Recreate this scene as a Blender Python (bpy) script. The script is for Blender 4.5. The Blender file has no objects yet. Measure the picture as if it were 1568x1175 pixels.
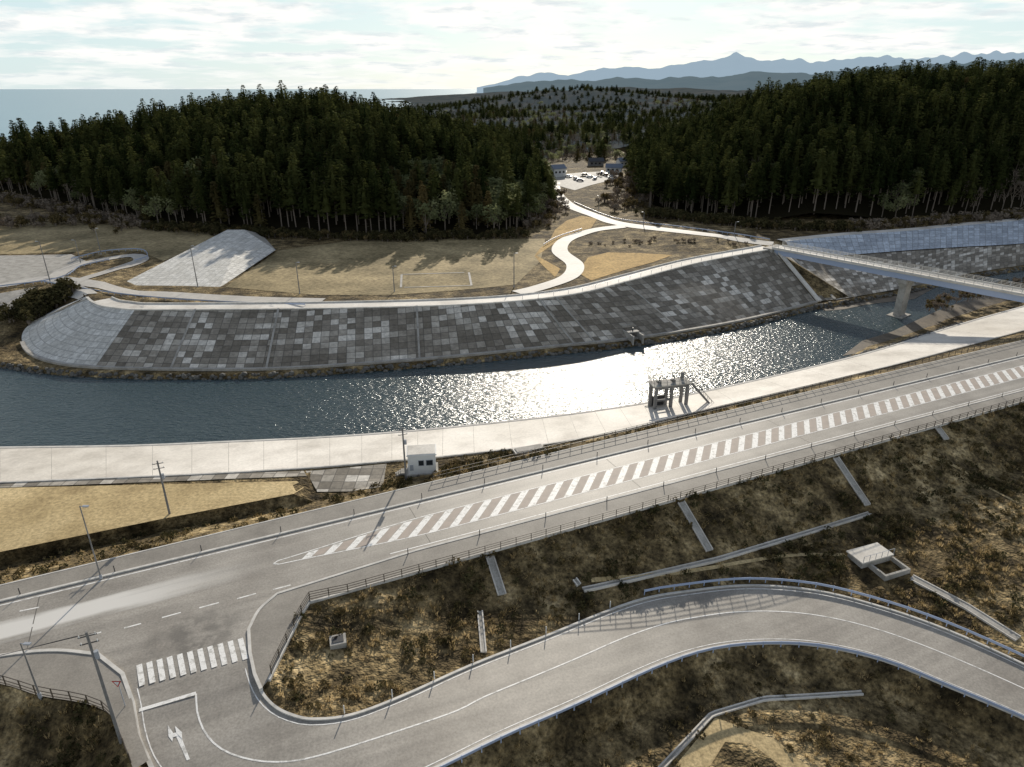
import bpy, bmesh, math, random
import numpy as np
from mathutils import Vector, noise, Matrix
from mathutils.bvhtree import BVHTree
from mathutils.geometry import delaunay_2d_cdt
random.seed(7)
rnd=random.random
def U(a,b): return a+(b-a)*rnd()
# ------------------------------------------------------------ survey: photo point + known elevation -> world metres
F=1045.;CX=784.;CY=587.5;H=50.
PITCH=math.atan((587.5-136)/F); sp=math.sin(PITCH); cp=math.cos(PITCH)
def S(x,y,z=0.):
    u=(x-CX)/F; v=(CY-y)/F; t=(H-z)/(sp-v*cp)
    return Vector((u*t,(cp+v*sp)*t,z))
def height_to(base,ytop):
    v=(CY-ytop)/F; t=base.y/(cp+v*sp); return H+t*(-sp+v*cp)-base.z
ra=math.atan(.476); RD=Vector((math.cos(ra),math.sin(ra),0)); RN=Vector((math.sin(ra),-math.cos(ra),0)); RO=Vector((0,86.6,0))
def R(s,n,z=0.):
    p=RO+RD*s+RN*n; p.z=z; return p
def KF(s,z=0.): return R(s,3.9+.0145*s,z)
def KN(s,z=0.): return R(s,14.2+.022*s,z)
def NF(s,z=0.): return R(s,17.8+.015*s,z)
def catmull(P,n=5):
    P=[Vector(p) for p in P]
    if len(P)<3: return resample_seg(P,n)
    out=[]
    for i in range(len(P)-1):
        p0=P[i-1] if i>0 else P[i]*2-P[i+1]
        p1=P[i];p2=P[i+1]
        p3=P[i+2] if i+2<len(P) else P[i+1]*2-P[i]
        for k in range(n):
            t=k/n
            out.append(.5*((2*p1)+(p2-p0)*t+(2*p0-5*p1+4*p2-p3)*t*t+(3*p1-p0-3*p2+p3)*t**3))
    out.append(P[-1]); return out
def resample_seg(P,n):
    out=[]
    for i in range(len(P)-1):
        for k in range(n): out.append(P[i].lerp(P[i+1],k/n))
    out.append(P[-1]); return out
def SL(lst,z=None): return [S(p[0],p[1],(p[2] if len(p)>2 else z)) for p in lst]
def even(P,step):
    out=[P[0].copy()];acc=0
    for i in range(len(P)-1):
        a,b=P[i],P[i+1];l=(b-a).length
        if l<1e-6: continue
        d=step-acc
        while d<=l:
            out.append(a.lerp(b,d/l)); d+=step
        acc=l-(d-step)
    return out
def offset(P,o,z=None):
    out=[]
    for i,p in enumerate(P):
        a=P[max(i-1,0)];b=P[min(i+1,len(P)-1)]
        d=(b-a);d.z=0;d.normalize()
        q=p+Vector((-d.y,d.x,0))*o
        if z is not None:q.z=z
        out.append(q)
    return out
def sstep(a,b,x):
    t=min(1,max(0,(x-a)/(b-a)));return t*t*(3-2*t)
# ------------------------------------------------------------ materials
def newmat(name):
    m=bpy.data.materials.new(name);m.use_nodes=True
    nt=m.node_tree;return m,nt,nt.nodes['Principled BSDF']
def ramp(nt,stops):
    r=nt.nodes.new('ShaderNodeValToRGB');e=r.color_ramp.elements
    while len(e)<len(stops): e.new(.5)
    for k,(p,c) in enumerate(stops):
        e[k].position=p;e[k].color=(*c,1) if len(c)==3 else c
    return r
def mnode(nt,op,a,b=None,c=None):
    n=nt.nodes.new('ShaderNodeMath');n.operation=op
    for i,v in enumerate((a,b,c)):
        if v is None: continue
        if isinstance(v,(int,float)): n.inputs[i].default_value=v
        else: nt.links.new(v,n.inputs[i])
    return n.outputs[0]
def noisetex(nt,scale,detail=4,rough=.6,vec=None):
    n=nt.nodes.new('ShaderNodeTexNoise');n.inputs['Scale'].default_value=scale;n.inputs['Detail'].default_value=detail;n.inputs['Roughness'].default_value=rough
    if vec is None:
        g=nt.nodes.new('ShaderNodeNewGeometry');vec=g.outputs['Position']
    nt.links.new(vec,n.inputs['Vector']);return n.outputs['Fac']
def mixc(nt,fac,a,b,mode='MIX'):
    n=nt.nodes.new('ShaderNodeMix');n.data_type='RGBA';n.blend_type=mode
    for s,v in ((n.inputs[0],fac),(n.inputs[6],a),(n.inputs[7],b)):
        if isinstance(v,(int,float)): s.default_value=v
        elif isinstance(v,tuple): s.default_value=(*v,1)
        else: nt.links.new(v,s)
    return n.outputs[2]
def bump(nt,b,h,strength,dist):
    n=nt.nodes.new('ShaderNodeBump');n.inputs['Strength'].default_value=strength;n.inputs['Distance'].default_value=dist
    nt.links.new(h,n.inputs['Height']);nt.links.new(n.outputs[0],b.inputs['Normal'])
def surf(name,stops,scale,fine=None,rough=.9,bs=0,bd=.1,bscale=None,spec=.3,fineamt=.35,big=None):
    m,nt,b=newmat(name)
    f=noisetex(nt,scale,5,.62)
    r=ramp(nt,stops);nt.links.new(f,r.inputs[0]);col=r.outputs[0]
    if fine:
        f2=noisetex(nt,fine,2,.7)
        r2=ramp(nt,[(.3,(1-fineamt,)*3),(.7,(1+fineamt,)*3)]);nt.links.new(f2,r2.inputs[0])
        col=mixc(nt,1.0,col,r2.outputs[0],'MULTIPLY')
    if big:
        r3=ramp(nt,[(.38,big[1]),(.6,(1.1,1.1,1.1))]);nt.links.new(noisetex(nt,big[0],3,.55),r3.inputs[0]);col=mixc(nt,1.0,col,r3.outputs[0],'MULTIPLY')
    nt.links.new(col,b.inputs['Base Color']);b.inputs['Roughness'].default_value=rough
    b.inputs['Specular IOR Level'].default_value=spec
    if bs: bump(nt,b,noisetex(nt,bscale or (fine or scale),2,.7),bs,bd)
    return m
def flat(name,c,rough=.5,spec=.4):
    m,nt,b=newmat(name);b.inputs['Base Color'].default_value=(*c,1);b.inputs['Roughness'].default_value=rough;b.inputs['Specular IOR Level'].default_value=spec;return m
M={}
M['ground']=surf('dry_brush',[(.32,(.042,.033,.018)),(.44,(.125,.093,.048)),(.56,(.26,.195,.1)),(.69,(.47,.36,.2))],.3,1.9,bs=1,bd=.6,bscale=1.3,spec=.1,fineamt=.65,big=(.05,(.5,.48,.44)))
M['field']=surf('dry_grass_field',[(.3,(.35,.26,.135)),(.5,(.52,.4,.215)),(.7,(.64,.505,.29))],.09,2.2,bs=.5,bd=.06,spec=.1,fineamt=.28,big=(.06,(.84,.83,.8)))
M['field2']=surf('levee_grass',[(.3,(.16,.13,.07)),(.5,(.31,.245,.135)),(.7,(.47,.37,.21))],.06,.9,bs=.6,bd=.15,spec=.1,fineamt=.35)
M['orange']=surf('orange_verge_grass',[(.3,(.34,.22,.08)),(.6,(.54,.36,.14))],.2,1.5,bs=.6,bd=.1,spec=.1)
M['conc']=surf('pale_concrete',[(.3,(.47,.435,.385)),(.5,(.65,.61,.55)),(.7,(.74,.7,.635))],.13,2.5,rough=.72,fineamt=.1,big=(.04,(.86,.85,.83)))
M['conc2']=surf('weathered_concrete',[(.3,(.25,.235,.205)),(.6,(.42,.395,.355))],.5,5,rough=.8,fineamt=.2)
M['farroad']=surf('pale_road',[(.3,(.4,.375,.34)),(.7,(.54,.51,.46))],.1,1.,rough=.7,fineamt=.1)
M['side']=surf('sidewalk_asphalt',[(.3,(.22,.2,.172)),(.7,(.32,.292,.252))],.25,6,rough=.7,fineamt=.15)
M['white']=surf('road_paint',[(.36,(.52,.5,.46)),(.5,(.84,.82,.78))],1.6,9,rough=.6,fineamt=.12)
M['pinkpaint']=surf('faded_coloured_paving',[(.35,(.37,.315,.27)),(.6,(.43,.36,.305))],.8,9,rough=.7,fineamt=.1)
M['kerb']=surf('kerb_concrete',[(.3,(.46,.44,.4)),(.6,(.66,.63,.58))],.8,rough=.8)
M['rock']=surf('revetment_rock',[(.3,(.05,.047,.042)),(.6,(.15,.142,.125)),(.8,(.32,.3,.27))],.7,4,rough=.8)
M['galv']=flat('galvanised_steel',(.36,.38,.41),.45)
M['rail']=flat('blue_grey_rail',(.38,.45,.60),.38)
M['fence']=flat('brown_fence_steel',(.075,.06,.045))
M['pole']=surf('pole_concrete',[(.3,(.16,.155,.15)),(.7,(.26,.25,.24))],1,rough=.8)
M['dark']=flat('dark_steel',(.04,.04,.043))
M['wall']=surf('white_siding',[(.3,(.66,.66,.64)),(.7,(.78,.78,.76))],.8,rough=.6)
M['glass']=flat('window_glass',(.03,.035,.04),.1,.6)
M['roofb']=flat('blue_grey_roof',(.16,.19,.24))
M['bark']=flat('bark',(.2,.165,.135),.9,.1)
M['red']=flat('sign_red',(.5,.03,.02),.4)
M['tan']=surf('tan_gravel',[(.3,(.4,.3,.15)),(.7,(.57,.44,.24))],.4,3,rough=.9)
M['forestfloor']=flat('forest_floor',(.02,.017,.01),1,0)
M['silt']=surf('river_silt',[(.3,(.05,.042,.03)),(.7,(.18,.14,.095))],.2,2,rough=.6)
M['tar']=flat('tar_seal',(.12,.11,.095),.7)
def asphalt():
    m,nt,b=newmat('road_asphalt')
    f=noisetex(nt,.16,5,.6);r=ramp(nt,[(.3,(.235,.21,.178)),(.5,(.305,.277,.238)),(.72,(.37,.337,.292))]);nt.links.new(f,r.inputs[0])
    f2=noisetex(nt,4.5,2,.7);r2=ramp(nt,[(.3,(.8,)*3),(.7,(1.2,)*3)]);nt.links.new(f2,r2.inputs[0])
    col=mixc(nt,1.,r.outputs[0],r2.outputs[0],'MULTIPLY')
    g=nt.nodes.new('ShaderNodeNewGeometry');sub=nt.nodes.new('ShaderNodeVectorMath');sub.operation='SUBTRACT';sub.inputs[1].default_value=RO;nt.links.new(g.outputs['Position'],sub.inputs[0])
    def dot(v):
        d=nt.nodes.new('ShaderNodeVectorMath');d.operation='DOT_PRODUCT';d.inputs[1].default_value=v;nt.links.new(sub.outputs[0],d.inputs[0]);return d.outputs['Value']
    s=dot(RD);n=dot(RN)
    cb=nt.nodes.new('ShaderNodeCombineXYZ');nt.links.new(mnode(nt,'MULTIPLY',s,.035),cb.inputs[0]);nt.links.new(mnode(nt,'MULTIPLY',n,.9),cb.inputs[1])
    sn=noisetex(nt,1.,3,.5,cb.outputs[0])
    st=ramp(nt,[(.3,(.84,)*3),(.7,(1.14,)*3)]);nt.links.new(sn,st.inputs[0]);col=mixc(nt,1.,col,st.outputs[0],'MULTIPLY')
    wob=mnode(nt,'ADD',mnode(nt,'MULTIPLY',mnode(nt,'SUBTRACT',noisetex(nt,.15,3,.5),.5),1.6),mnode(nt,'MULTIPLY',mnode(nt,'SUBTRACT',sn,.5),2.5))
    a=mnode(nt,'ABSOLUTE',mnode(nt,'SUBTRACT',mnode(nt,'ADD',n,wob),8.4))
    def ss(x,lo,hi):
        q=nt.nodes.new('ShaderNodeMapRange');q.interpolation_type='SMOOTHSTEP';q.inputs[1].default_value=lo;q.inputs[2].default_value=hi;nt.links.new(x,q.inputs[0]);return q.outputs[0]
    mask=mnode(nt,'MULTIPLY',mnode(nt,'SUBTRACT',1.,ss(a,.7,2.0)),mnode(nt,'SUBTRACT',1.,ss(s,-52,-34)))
    col=mixc(nt,mask,col,(.68,.65,.6))  # dusty, worn streak with the road's glare painted into its pale colour
    cpos=S(300,975,0);d=nt.nodes.new('ShaderNodeVectorMath');d.operation='DISTANCE';d.inputs[1].default_value=cpos;nt.links.new(g.outputs['Position'],d.inputs[0])
    m2=mnode(nt,'MULTIPLY',mnode(nt,'SUBTRACT',1.,ss(d.outputs['Value'],1.,6.5)),ss(noisetex(nt,.5,4,.6),.4,.62))
    col=mixc(nt,mnode(nt,'MULTIPLY',m2,.65),col,(.09,.082,.07))
    nt.links.new(col,b.inputs['Base Color']);b.inputs['Roughness'].default_value=.6;b.inputs['Specular IOR Level'].default_value=.5
    return m
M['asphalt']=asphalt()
def blocks(name,stops,bw=1.9,bh=1.9,joint=(.08,.072,.06)):
    m,nt,b=newmat(name)
    uv=nt.nodes.new('ShaderNodeUVMap');sx=nt.nodes.new('ShaderNodeSeparateXYZ');nt.links.new(uv.outputs[0],sx.inputs[0])
    u=mnode(nt,'DIVIDE',sx.outputs[0],bw);v=mnode(nt,'DIVIDE',sx.outputs[1],bh)
    fu=mnode(nt,'FLOOR',u);fv=mnode(nt,'FLOOR',v)
    cb=nt.nodes.new('ShaderNodeCombineXYZ');nt.links.new(fu,cb.inputs[0]);nt.links.new(fv,cb.inputs[1])
    wn=nt.nodes.new('ShaderNodeTexWhiteNoise');wn.noise_dimensions='2D';nt.links.new(cb.outputs[0],wn.inputs['Vector'])
    big=noisetex(nt,.06,2,.5)
    val=mnode(nt,'ADD',mnode(nt,'MULTIPLY',wn.outputs['Value'],.75),mnode(nt,'MULTIPLY',mnode(nt,'SUBTRACT',big,.5),.9))
    r=ramp(nt,stops);nt.links.new(val,r.inputs[0])
    st=noisetex(nt,1.1,4,.7);r2=ramp(nt,[(.3,(.66,)*3),(.7,(1.25,)*3)]);nt.links.new(st,r2.inputs[0])
    col=mixc(nt,1.,r.outputs[0],r2.outputs[0],'MULTIPLY')
    fru=mnode(nt,'ABSOLUTE',mnode(nt,'SUBTRACT',mnode(nt,'FRACT',u),.5));frv=mnode(nt,'ABSOLUTE',mnode(nt,'SUBTRACT',mnode(nt,'FRACT',v),.5))
    j=mnode(nt,'GREATER_THAN',mnode(nt,'MAXIMUM',fru,frv),.462)
    col=mixc(nt,mnode(nt,'MULTIPLY',j,.7),col,joint)
    nt.links.new(col,b.inputs['Base Color']);b.inputs['Roughness'].default_value=.8
    bump(nt,b,mnode(nt,'ADD',mnode(nt,'MULTIPLY',j,-1.),mnode(nt,'MULTIPLY',wn.outputs['Value'],.5)),.8,.18)
    return m
M['blocks']=blocks('revetment_blocks',[(.08,(.175,.15,.115)),(.35,(.27,.237,.19)),(.57,(.39,.35,.29)),(.78,(.7,.65,.57))])
M['blocksp']=blocks('pale_revetment_blocks',[(.1,(.58,.56,.51)),(.8,(.74,.72,.67))],joint=(.35,.34,.32))
M['blocksb']=blocks('upstream_revetment_blocks',[(.1,(.34,.38,.44)),(.8,(.54,.6,.68))],2.6,2.6,joint=(.2,.21,.22))
def leafmat(name,c1,c2,tr=.25,pos=False):
    m,nt,b=newmat(name)
    if pos: src=noisetex(nt,.9,1,.5);r=ramp(nt,[(.3,c1),(.7,c2)])
    else:
        oi=nt.nodes.new('ShaderNodeObjectInfo');src=oi.outputs['Random'];r=ramp(nt,[(.05,c1),(.95,c2)])
    nt.links.new(src,r.inputs[0])
    d=nt.nodes.new('ShaderNodeBsdfDiffuse');nt.links.new(r.outputs[0],d.inputs['Color'])
    t=nt.nodes.new('ShaderNodeBsdfTranslucent');nt.links.new(r.outputs[0],t.inputs['Color'])
    mx=nt.nodes.new('ShaderNodeMixShader');mx.inputs[0].default_value=tr
    nt.links.new(d.outputs[0],mx.inputs[1]);nt.links.new(t.outputs[0],mx.inputs[2]);nt.links.new(mx.outputs[0],nt.nodes['Material Output'].inputs[0]);nt.nodes.remove(b);return m
M['cedar']=leafmat('cedar_foliage',(.028,.04,.014),(.112,.12,.04),.38)
M['broad']=leafmat('broadleaf_foliage',(.13,.15,.07),(.25,.26,.13),.4)
M['cedarbrown']=leafmat('brown_cedar_foliage',(.1,.085,.035),(.17,.13,.055),.3)
M['twig']=leafmat('bare_twigs',(.15,.12,.09),(.28,.23,.18),.15)
M['tuft']=leafmat('dry_grass_blades',(.26,.19,.085),(.62,.475,.26),.45,True)
M['bush']=leafmat('scrub_leaves',(.055,.046,.022),(.2,.15,.07),.3,True)
M['bushd']=leafmat('dark_shrub_leaves',(.04,.04,.018),(.1,.085,.04),.25,True)
# ------------------------------------------------------------ mesh builder
class MB:
    def __init__(s): s.v=[];s.f=[];s.m=[];s.mats=[]
    def mi(s,mat):
        if mat not in s.mats: s.mats.append(mat)
        return s.mats.index(mat)
    def quad(s,a,b,c,d,mat):
        i=len(s.v);s.v+=[tuple(a),tuple(b),tuple(c),tuple(d)];s.f.append((i,i+1,i+2,i+3));s.m.append(s.mi(mat))
    def tri(s,a,b,c,mat):
        i=len(s.v);s.v+=[tuple(a),tuple(b),tuple(c)];s.f.append((i,i+1,i+2));s.m.append(s.mi(mat))
    def box(s,c,size,mat,rz=0.,ax=None):
        c=Vector(c)
        if ax is None:
            X=Vector((math.cos(rz),math.sin(rz),0));Y=Vector((-math.sin(rz),math.cos(rz),0));Z=Vector((0,0,1))
        else: X,Y,Z=ax
        hx,hy,hz=size[0]/2,size[1]/2,size[2]/2;i=len(s.v)
        for dz in(-1,1):
            for dx,dy in((-1,-1),(1,-1),(1,1),(-1,1)): s.v.append(tuple(c+X*hx*dx+Y*hy*dy+Z*hz*dz))
        for f in((0,3,2,1),(4,5,6,7),(0,1,5,4),(1,2,6,5),(2,3,7,6),(3,0,4,7)):
            s.f.append(tuple(i+k for k in f));s.m.append(s.mi(mat))
    def beam(s,p,q,w,h,mat):
        p=Vector(p);q=Vector(q);X=(q-p);l=X.length
        if l<1e-5:return
        X/=l;Y=Vector((0,0,1)).cross(X)
        if Y.length<1e-3:Y=Vector((1,0,0))
        Y.normalize();Z=X.cross(Y)
        s.box((p+q)/2,(l,w,h),mat,ax=(X,Y,Z))
    def cyl(s,p,q,r1,r2,mat,n=8):
        p=Vector(p);q=Vector(q);Z=(q-p).normalized();X=Z.orthogonal().normalized();Y=Z.cross(X);i=len(s.v)
        for c,r in((p,r1),(q,r2)):
            for k in range(n):
                a=2*math.pi*k/n;s.v.append(tuple(c+X*r*math.cos(a)+Y*r*math.sin(a)))
        for k in range(n):
            s.f.append((i+k,i+(k+1)%n,i+n+(k+1)%n,i+n+k));s.m.append(s.mi(mat))
        s.f.append(tuple(i+n+k for k in range(n)));s.m.append(s.mi(mat))
    def sweep(s,P,w,h,mat,z0=0.):
        n0=len(s.v)
        for i,p in enumerate(P):
            a=P[max(i-1,0)];b=P[min(i+1,len(P)-1)];d=b-a;d.z=0;d.normalize();nn=Vector((-d.y,d.x,0))*w/2
            for o,z in((-1,-.2),(-1,h),(1,h),(1,-.2)): s.v.append((p.x+nn.x*o,p.y+nn.y*o,p.z+z0+z))
        for i in range(len(P)-1):
            a=n0+i*4
            for k in range(3): s.f.append((a+k,a+k+1,a+k+5,a+k+4));s.m.append(s.mi(mat))
        for a in(n0,n0+4*(len(P)-1)): s.f.append((a,a+1,a+2,a+3));s.m.append(s.mi(mat))
    def obj(s,name,coll=None,parent=None):
        me=bpy.data.meshes.new(name);me.from_pydata(s.v,[],s.f)
        for m in s.mats: me.materials.append(m)
        me.polygons.foreach_set('material_index',s.m)
        me.update();o=bpy.data.objects.new(name,me)
        (coll or bpy.context.scene.collection).objects.link(o)
        if parent:o.parent=parent
        return o
# ------------------------------------------------------------ terrain TIN
tv=[];te=[]
def T(P,dz=0.):
    i0=len(tv)
    for p in P: tv.append(Vector((p.x,p.y,p.z+dz)))
    for k in range(len(P)-1): te.append((i0+k,i0+k+1))
def TP(lst,dz=0.):
    for p in lst: tv.append(S(*p))
FO=[R(s,0) for s in range(-140,261,10)]
NFl=[NF(s) for s in range(-32,261,8)]
T(FO,-.12)
corner=catmull(SL([(475,920),(457,950),(432,1000),(412,1042)],0),4)
T(NFl,-.12)
T(corner,-.12)
LRp=[((381,965,0),(150,1003,0)),((383,1000,0),(188,1033,0)),((390,1035,-.1),(203,1075,-.1)),((402,1062,-.3),(212,1130,-.3)),((420,1082,-.4),(235,1182,-.5)),((445,1095,-.6),(300,1245,-.8)),((480,1102,-.8),(430,1265,-1.2)),((540,1095,-1.2),(560,1225,-1.7)),((620,1065,-1.8),(670,1175,-2.2)),((720,1020,-2.7),(770,1126,-2.9)),((830,977,-3.6),(880,1078,-3.7)),((970,922,-4.7),(1000,1022,-4.7)),((1060,905,-5.2),(1080,995,-5.2)),((1150,897,-5.7),(1160,985,-5.7)),((1250,905,-6),(1250,988,-6)),((1350,930,-6.2),(1350,1010,-6.2)),((1450,965,-6.4),(1450,1050,-6.4)),((1568,1018,-6.6),(1568,1100,-6.6)),((1700,1085,-6.8),(1700,1165,-6.8)),((1900,1190,-7),(1880,1290,-7))]
LF=catmull([S(*a) for a,b in LRp],5);LN=catmull([S(*b) for a,b in LRp],5)
for p in LF[:8]+LN[:8]: p.z=min(p.z,0.)
T(offset(LF[10:],.35),-.15);T(offset(LN[10:],-.35),-.15)
leftcorner=catmull(SL([(-250,1075),(-100,1040),(0,1048),(60,1066),(130,1078),(170,1096),(185,1130),(205,1180)],-.0),4)
T(leftcorner,-.12)
TOE=catmull(SL([(480,1000,-.8),(560,985,-1.3),(650,955,-1.9),(770,918,-2.8),(900,897,-3.5),(1095,856,-4.4),(1335,787,-5),(1568,718,-5.3),(1750,664,-5.5),(2000,590,-5.6)]),4)
T(TOE)
T(catmull(SL([(1100,880,-5),(1250,870,-5.6),(1345,850,-5.8),(1568,880,-6.2),(1750,900,-6.5)]),3))
TP([(1200,830,-5.2),(1450,780,-5.6),(1568,960,-6.5),(1450,915,-6.2)])
T(catmull(SL([(700,1240,-4.5),(880,1142,-6),(1010,1085,-7.2),(1160,1052,-8),(1300,1058,-8.5),(1450,1108,-8.8),(1650,1215,-9)]),4))
TP([(1000,1280,-7.5),(1300,1300,-8.5),(1650,1350,-9),(0,1140,-2.6),(100,1180,-3),(-100,1200,-4),(190,1215,-1.6),(150,1350,-3)])
SB=catmull(SL([(-400,945,-3),(-150,902,-3),(0,868,-3),(240,815,-3),(450,777,-2.6),(480,768,-2.4),(600,737,-2),(700,714,-2),(840,688,-2),(1050,640,-2.2),(1350,570,-2.2),(1568,511,-2.2),(1750,462,-2.2)]),4)
T(SB)
FE=resample_seg(SL([(-400,905,-1.3),(-150,876,-1.3),(0,846,-1.3),(240,797,-1.3),(450,757,-1.3)]),5);T(FE)
CNp=[(-400,757,-1.6),(-150,745,-1.6),(0,739,-1.6),(200,731,-1.6),(350,724,-1.6),(480,716,-1.7),(600,706,-1.8),(700,697,-1.9),(840,680,-2),(950,660,-2.1),(1050,635,-2.2),(1250,588,-2.2),(1400,551,-2.2),(1568,506,-2.2),(1750,457,-2.2)]
CFp=[(-400,694,-4.5),(-150,688,-4.5),(0,686,-4.5),(200,683,-4.5),(350,677,-4.5),(480,671,-4.5),(600,663,-4.5),(700,654,-4.5),(830,640,-4.5),(930,627,-4.5),(1030,610,-4.5),(1200,573,-4.5),(1350,535,-4.5),(1470,497,-4.5),(1620,455,-4.5)]
CN=catmull([S(*p) for p in CNp],5);CF=catmull([S(*p) for p in CFp],5)
T(CN,-.12);T(CF,-.12)
WE=offset(CF[:58],2.,-6.3)+SL([(1340,517,-6.3),(1400,496,-6.3),(1430,480,-6.3),(1480,462,-6.3),(1568,438,-6.3),(1750,398,-6.3)]);T(WE)
LT=catmull(SL([(-400,536),(-150,546),(0,554),(45,560),(85,565),(145,569),(250,572),(400,571),(550,562),(700,550),(850,535),(960,524),(1060,509),(1150,492),(1250,467),(1290,461),(1400,441),(1480,423),(1568,409),(1750,382)],-4.6),4);T(LT)
WF=offset(LT,-2.,-6.4);T(WF)
LV=[((80,476,-2),(132,454,3)),((45,497,-3),(136,458,3)),((33,517,-4),(141,462,3)),((45,541,-4.6),(155,468,3)),((85,556,-4.6),(175,471,3)),((145,563,-4.6),(207,474,3)),((250,566,-4.6),(290,474,3)),((400,566,-4.6),(420,473,3)),((550,558,-4.6),(550,471,3)),((700,546,-4.6),(690,467,3)),((850,531,-4.6),(800,460,3.2)),((960,520,-4.6),(890,448,3.6)),((1060,505,-4.6),(970,428,4.3)),((1150,488,-4.6),(1070,402,5.2)),((1250,463,-4.6),(1183,381,6))]
VT=catmull([S(*a) for a,b in LV],6);VC=catmull([S(*b) for a,b in LV],6)
T(VT,-.15);T(VC,-.15)
VB=offset(VC[12:],4.5);T(VB,-.15)
VBB=offset(VC[18:],9.5);
for i,p in enumerate(VBB): p.z=1.3+max(0,(i/len(VBB)-.6))*6
T(VBB)
RV=[((1278,460,-4.6),(1216,398,.5),(1203,371,4.6)),((1340,449,-4.6),(1310,391,.4),(1300,361,4.4)),((1400,438,-4.6),(1400,384,.2),(1400,354,4)),((1480,420,-4.6),(1480,379,0),(1480,346,4)),((1568,406,-4.6),(1568,374,0),(1568,338,4)),((1750,379,-4.6),(1750,358,0),(1750,320,4))]
RA=catmull([S(*a) for a,b,c in RV],5);RB=catmull([S(*b) for a,b,c in RV],5);RC=catmull([S(*c) for a,b,c in RV],5)
T(RA,-.15);T(RB,-.45);T(RC,-.3);T(offset(RC,4),-.15);
TP([(0,505,-3.2),(-150,490,-3),(15,470,-1.5),(0,445,0),(-150,440,0),(0,400,0),(200,400,.5),(100,425,.3),(600,420,.8),(800,402,.8),(600,362,.5),(250,350,.5),(850,352,1.5),(850,320,2.),(860,300,3),(870,280,4),(900,268,5),(855,255,5),(950,262,5),(960,342,3.5),(1100,362,5.2),(1000,382,2.3),(920,400,2),(1100,347,4),(1250,352,4),(0,330,0),(100,320,0),(-150,330,-1),(400,400,.6),(900,330,3)])
for p in((-600,-60,-9),(600,-60,-9),(-600,60,-4),(600,250,2),(-600,250,0),(-600,560,-9),(-200,560,-4),(100,560,6),(600,560,8),(0,-60,-9),(0,10,-8),(-40,25,-2),(60,20,-9)): tv.append(Vector(p))
res=delaunay_2d_cdt([Vector((p.x,p.y)) for p in tv],te,[],0,1e-3)
vc,_,fc,ov=res[0],res[1],res[2],res[3]
A=np.array([tv[a][:] for a,b in te]);B=np.array([tv[b][:] for a,b in te])
TVz=[]
for i,c in enumerate(vc):
    if ov[i]: z=tv[ov[i][0]].z
    else:
        p=np.array(c[:]);d=B[:,:2]-A[:,:2];t=np.clip(((p-A[:,:2])*d).sum(1)/np.maximum((d*d).sum(1),1e-9),0,1)
        q=A[:,:2]+d*t[:,None];k=np.argmin(((q-p)**2).sum(1));z=A[k,2]+(B[k,2]-A[k,2])*t[k]
    TVz.append(Vector((c[0],c[1],z)))
me=bpy.data.meshes.new('ground');me.from_pydata([tuple(p) for p in TVz],[],[tuple(f) for f in fc]);me.materials.append(M['ground'])
og=bpy.data.objects.new('ground',me);bpy.context.scene.collection.objects.link(og)
TB=BVHTree.FromPolygons(TVz,[list(f) for f in fc])
def zat(x,y,bvh=None,dflt=0.):
    r=(bvh or TB).ray_cast(Vector((x,y,400)),Vector((0,0,-1)))
    return r[0].z if r[0] is not None else dflt
CAM=Vector((0,0,H))
def G(x,y,bvh=None):
    u=(x-CX)/F;v=(CY-y)/F
    r=(bvh or TB).ray_cast(CAM,Vector((u,cp+v*sp,-sp+v*cp)).normalized())
    return r[0] if r[0] is not None else S(x,y,0)
def inside(x,y,arr):
    x1=arr[:,0];y1=arr[:,1];x2=np.roll(x1,-1);y2=np.roll(y1,-1)
    c=((y1>y)!=(y2>y));
    with np.errstate(divide='ignore',invalid='ignore'): xi=(x2-x1)*(y-y1)/(y2-y1)+x1
    return int(np.count_nonzero(c&(x<xi)))%2==1
def drape(name,P,mat,off=.05,step=2.,bvh=None,flat=None):
    P=[Vector(p) for p in P]
    n=len(P);B2=[]
    for i in range(n):
        a=P[i];b=P[(i+1)%n];k=max(1,int((b-a).length/step)) if flat is None else 1
        for j in range(k): B2.append(a.lerp(b,j/k))
    pts=[Vector((p.x,p.y)) for p in B2];nb=len(pts)
    ed=[(i,(i+1)%nb) for i in range(nb)]
    if flat is None:
        xs=[p.x for p in pts];ys=[p.y for p in pts]
        x=min(xs)+step/2
        while x<max(xs):
            y=min(ys)+step/2
            while y<max(ys): pts.append(Vector((x,y)));y+=step
            x+=step
    r=delaunay_2d_cdt(pts,ed if flat is not None else [],[list(range(nb))],1,1e-4)
    V=[(c[0],c[1],flat if flat is not None else zat(c[0],c[1],bvh)+off) for c in r[0]]
    Fc=[]
    arr=np.array([(p.x,p.y) for p in B2])
    for f in r[2]:
        cx=sum(r[0][k][0] for k in f)/len(f);cy=sum(r[0][k][1] for k in f)/len(f)
        if inside(cx,cy,arr): Fc.append(tuple(f))
    me=bpy.data.meshes.new(name);me.from_pydata(V,[],Fc);me.materials.append(mat)
    bm=bmesh.new();bm.from_mesh(me);bmesh.ops.delete(bm,geom=[v for v in bm.verts if not v.link_faces],context='VERTS')
    for f in bm.faces:
        if f.normal.z<0:f.normal_flip()
    bm.to_mesh(me);bm.free()
    o=bpy.data.objects.new(name,me);bpy.context.scene.collection.objects.link(o);return o
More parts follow.
